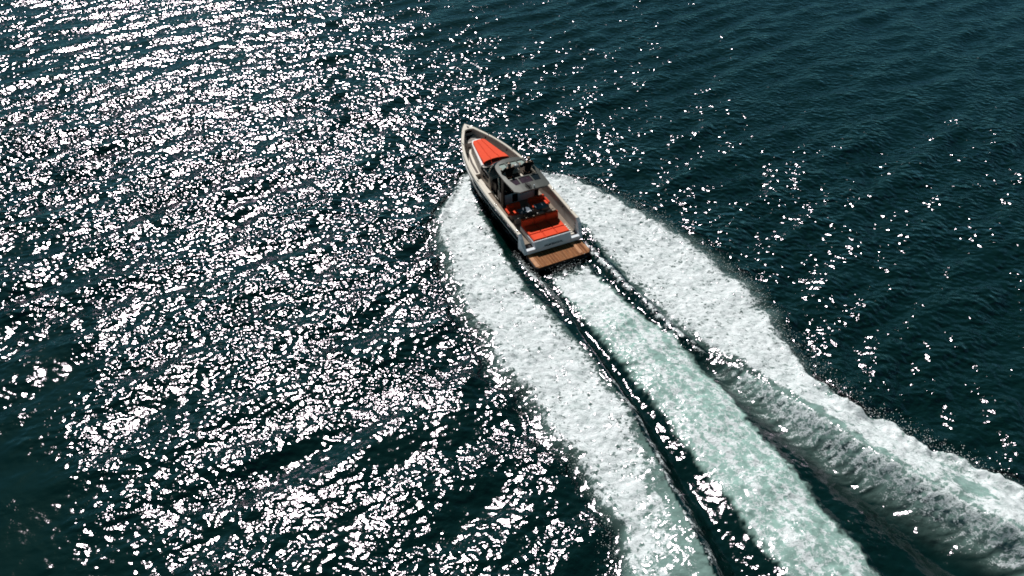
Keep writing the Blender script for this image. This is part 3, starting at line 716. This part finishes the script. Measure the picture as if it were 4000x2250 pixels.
# black edge trim below the roof lip
bm = bmesh.new(); prism(bm, [(x * .985, y) for x, y in [(-.74, 1.70), (.76, 1.72), (.97, 1.88), (.90, 1.95), (-.88, 1.95), (-.93, 1.88)]], 2.32, 2.36); new_obj('roof_lip', bm, M_black, roof)
for sx, xo in ((-1, -.93), (1, 1.02)):
    bm = bmesh.new()
    hexa(bm, [(xo - .05, 3.14, .60), (xo + .05, 3.14, .60), (xo + .05, 3.42, .60), (xo - .05, 3.42, .60)], [(xo - .04, 3.10, 2.37), (xo + .04, 3.10, 2.37), (xo + .04, 3.40, 2.37), (xo - .04, 3.40, 2.37)])
    new_obj('roof_pillar', bm, M_black, boat, bevel=.01)
# roof fittings
bm = bmesh.new(); n = 20
rings = []
for z, r in ((0, .14), (.06, .145), (.11, .11), (.13, .0)):
    rings.append([bm.verts.new((.10 + r * math.cos(2 * math.pi * k / n), 3.84 + r * math.sin(2 * math.pi * k / n), 2.47 + z)) for k in range(n)] if r > 0 else [bm.verts.new((.10, 3.84, 2.60))])
for a, b in zip(rings[:-2], rings[1:-1]):
    for k in range(n): bm.faces.new((a[k], a[(k + 1) % n], b[(k + 1) % n], b[k]))
for k in range(n): bm.faces.new((rings[2][k], rings[2][(k + 1) % n], rings[3][0]))
bm.faces.new(rings[0][::-1]); new_obj('gps_dome', bm, M_dome, roof, True)
bm = bmesh.new(); tube(bm, [(-.14 + .12 * math.cos(a), 2.0 + .24 * math.sin(a), 2.50) for a in np.linspace(0, 2 * math.pi, 25)[:-1]], .018, 8, closed=True); fr = new_obj('horn_bracket', bm, M_black, roof, True)
bm = bmesh.new(); prism(bm, [(-.14 + .07 * math.cos(a), 2.02 + .17 * math.sin(a)) for a in np.linspace(0, 2 * math.pi, 17)[:-1]], 2.47, 2.56); new_obj('horn', bm, M_black, fr)
bm = bmesh.new(); tube(bm, [(.10, 1.80, 2.46), (.10, 1.80, 2.56)], .03, 10); new_obj('stern_light', bm, M_white, roof, True)

# ------------------------------------------------------------------ people standing up through the open roof
def skin_mesh(chains, name, subs=1):
    """chains: list of lists of (pos, rx, parent_index_in_all or None)"""
    bm = bmesh.new(); lay = bm.verts.layers.skin.verify(); vs_ = []
    for pos, r, par in chains:
        v = bm.verts.new(pos); v[lay].radius = (r, r) if not isinstance(r, tuple) else r; vs_.append(v)
        if par is not None: bm.edges.new((vs_[par], v))
        else: v[lay].use_root = True
    me = bpy.data.meshes.new(name); bm.to_mesh(me); bm.free()
    o = bpy.data.objects.new(name, me); COL.objects.link(o)
    s = o.modifiers.new('s', 'SKIN'); s.use_smooth_shade = True
    ss = o.modifiers.new('ss', 'SUBSURF'); ss.levels = subs; ss.render_levels = subs
    dg = bpy.context.evaluated_depsgraph_get(); me2 = bpy.data.meshes.new_from_object(o.evaluated_get(dg)); bpy.data.objects.remove(o)
    me2.name = name; me2.polygons.foreach_set('use_smooth', [True] * len(me2.polygons)); return me2

def make_person(base, lean, arms, label, cloth, trous, hair_len, scale=1.0):
    """built in boat space, standing on the helm seat; feet at base"""
    root = bpy.data.objects.new('person', None); COL.objects.link(root)
    root.matrix_world = MB @ Matrix.Translation(base)
    root['label'] = label; root['category'] = 'person'; root['group'] = 'people standing up through the open roof'
    k = scale; hx = lean[0]; hy = lean[1]
    V = []
    def add(p, r, par): V.append((Vector(p) * k, (r[0] * k, r[1] * k) if isinstance(r, tuple) else r * k, par)); return len(V) - 1
    pel = add((0, 0, .92), (.15, .12), None)
    sp1 = add((hx * .25, hy * .25, 1.08), (.135, .11), pel); sp2 = add((hx * .6, hy * .6, 1.25), (.155, .12), sp1); ch = add((hx, hy, 1.40), (.15, .115), sp2)
    nk = add((hx * 1.05, hy * 1.1, 1.50), .06, ch); hd0 = add((hx * 1.1, hy * 1.2 + .01, 1.57), (.070, .075), nk); hd1 = add((hx * 1.1, hy * 1.25 + .02, 1.66), (.082, .092), hd0); hd2 = add((hx * 1.1, hy * 1.25 + .01, 1.735), (.055, .065), hd1)
    legs = []
    for sg in (-1, 1):
        h = add((sg * .10, 0, .86), .095, pel); kn = add((sg * .12, .03, .48), .062, h); an = add((sg * .13, -.01, .09), .042, kn); legs.append((h, kn, an))
        fo_ = add((sg * .14, .10, .045), .04, an); add((sg * .145, .19, .035), .03, fo_)
    hands = []
    arm_ids = []
    for sg, (el, ha) in zip((-1, 1), arms):
        sh = add((hx + sg * .19, hy, 1.41), .062, ch); e = add(el, .045, sh); wr = add(ha, .027, e)
        d = (Vector(ha) - Vector(el)).normalized(); pm = add(Vector(ha) + d * .055, (.036, .022), wr); hands.append((Vector(ha) + d * .055, d, sg)); arm_ids.append((sh, e, wr))
    me = skin_mesh(V, 'body', 2)
    bmx = bmesh.new(); bmx.from_mesh(me)
    # fingers and thumb, nose, ears, eyes grown on the same mesh
    for c, d, sg in hands:
        side_ = d.cross(Vector((0, 0, 1))); side_ = side_.normalized() if side_.length > 1e-3 else Vector((1, 0, 0)); dn = Vector((0, 0, -1))
        for q, ln in zip((-1.5, -.5, .5, 1.5), (.068, .078, .074, .058)):
            p0 = (c + side_ * q * .018 + d * .015) * k; p1 = p0 + (d * ln * .55) * k; p2 = p1 + (d * .45 + dn * .5) * ln * .6 * k
            tube(bmx, [p0, p1, p2], [.009 * k, .0085 * k, .006 * k], 6)
        p0 = (c - side_ * sg * .03) * k; tube(bmx, [p0, p0 + (-side_ * sg * .03 + d * .02) * k, p0 + (-side_ * sg * .04 + d * .05) * k], [.011 * k, .010 * k, .007 * k], 6)
    hc = Vector((hx * 1.1, hy * 1.25 + .02, 1.655)) * k
    tube(bmx, [hc + Vector((0, .085, .02)) * k, hc + Vector((0, .112, -.012)) * k, hc + Vector((0, .09, -.028)) * k], [.008 * k, .014 * k, .008 * k], 8)
    for sg in (-1, 1):
        tube(bmx, [hc + Vector((sg * .08, -.005, .025)) * k, hc + Vector((sg * .092, -.015, 0)) * k, hc + Vector((sg * .08, -.005, -.03)) * k], [.010 * k, .016 * k, .009 * k], 8)
        tube(bmx, [hc + Vector((sg * .032, .075, .018)) * k, hc + Vector((sg * .032, .092, .018)) * k], [.013 * k, .009 * k], 8)
    tube(bmx, [hc + Vector((-.022, .086, -.05)) * k, hc + Vector((.022, .086, -.05)) * k], .006 * k, 6)
    bmx.to_mesh(me); bmx.free(); me.materials.clear(); me.materials.append(M_skin)
    b = bpy.data.objects.new('body', me); COL.objects.link(b); b.parent = root
    # jacket: same torso and sleeves, a little fuller
    J = []
    def addj(i, g, par): J.append((V[i][0], (V[i][1][0] + g, V[i][1][1] + g) if isinstance(V[i][1], tuple) else V[i][1] + g, par)); return len(J) - 1
    a0 = addj(pel, .04, None); a1 = addj(sp1, .055, a0); a2 = addj(sp2, .055, a1); a3 = addj(ch, .05, a2)
    J.append((Vector((hx * 1.03, hy * 1.05, 1.455)) * k, .085 * k, a3))
    for sh, e, wr in arm_ids:
        s0 = addj(sh, .022, a3); e0 = addj(e, .02, s0); wpos = V[e][0].lerp(V[wr][0], .86); J.append((wpos, .038 * k, e0))
    m_ = skin_mesh(J, 'jacket', 2); m_.materials.clear(); m_.materials.append(cloth); o = bpy.data.objects.new('jacket', m_); COL.objects.link(o); o.parent = root
    T_ = []
    T_.append((V[pel][0] - Vector((0, 0, .01)), (.165 * k, .135 * k), None))
    for h, kn, an in legs:
        T_.append((V[h][0], .112 * k, 0)); i = len(T_) - 1; T_.append((V[kn][0], .08 * k, i)); T_.append((V[an][0], .06 * k, i + 1))
    m_ = skin_mesh(T_, 'trousers', 2); m_.materials.clear(); m_.materials.append(trous); o = bpy.data.objects.new('trousers', m_); COL.objects.link(o); o.parent = root
    hp = Vector((hx * 1.1, hy * 1.25, 1.69)) * k
    Hh = [(hp + Vector((0, -.005, .035)), .088 * k, None), (hp + Vector((0, -.03, -.02)), (.098 * k, .085 * k), 0)]
    zz = -.02; i = 1
    while zz > -hair_len:
        zz -= .08; Hh.append((hp + Vector((0, -.05, zz)), (.085 * k, .055 * k), i)); i += 1
    m_ = skin_mesh(Hh, 'hair', 2); m_.materials.clear(); m_.materials.append(M_hair); o = bpy.data.objects.new('hair', m_); COL.objects.link(o); o.parent = root
    return root
make_person((-.46, 3.52, 1.235), (-.02, -.05), (((-.34, .06, 1.22), (-.30, .28, 1.24)), ((.30, .10, 1.22), (.36, .30, 1.26))),
            'person in a black jacket standing up through the port side of the open roof', M_cloth, M_cloth2, .22, 1.04)
make_person((.60, 3.54, 1.235), (.03, -.03), (((-.34, .05, 1.24), (-.30, .22, 1.28)), ((.32, .06, 1.20), (.30, .28, 1.24))),
            'person in dark clothing standing up through the starboard side of the open roof', M_cloth2, M_cloth, .06, 1.06)
# small things left on the port table
def on_boat(o, loc, label, cat):
    o.matrix_world = MB @ Matrix.Translation(loc); o['label'] = label; o['category'] = cat
bm = bmesh.new(); rings = []
for z, r in ((0, .035), (.11, .048), (.11, .042), (.012, .030)): rings.append([bm.verts.new((r * math.cos(2 * math.pi * k / 16), r * math.sin(2 * math.pi * k / 16), z)) for k in range(16)])
for a, b in zip(rings[:-1], rings[1:]):
    for k in range(16): bm.faces.new((a[k], a[(k + 1) % 16], b[(k + 1) % 16], b[k]))
bm.faces.new(rings[0][::-1]); bm.faces.new(rings[3])
on_boat(new_obj('cup', bm, M_white), (-.53, 1.87, 1.016), 'white cup standing on the port side table aft of the hardtop', 'cup')
bm = bmesh.new(); n = 10; rows = []
for i in range(n):
    rows.append([bm.verts.new((-.17 + .34 * i / (n - 1), -.035 + .07 * j / 3 + .02 * math.sin(i), .012 + .012 * math.sin(i * 1.3 + j * 2.0))) for j in range(4)])
for a, b in zip(rows[:-1], rows[1:]):
    for j in range(3): bm.faces.new((a[j], b[j], b[j + 1], a[j + 1]))
bmesh.ops.solidify(bm, geom=list(bm.faces), thickness=.01)
on_boat(new_obj('towel', bm, M_white, None, True), (-.17, 1.86, 1.016), 'small crumpled white cloth on the port side table beside the cup', 'cloth')
print('grid', NX, NY, NX * NY)
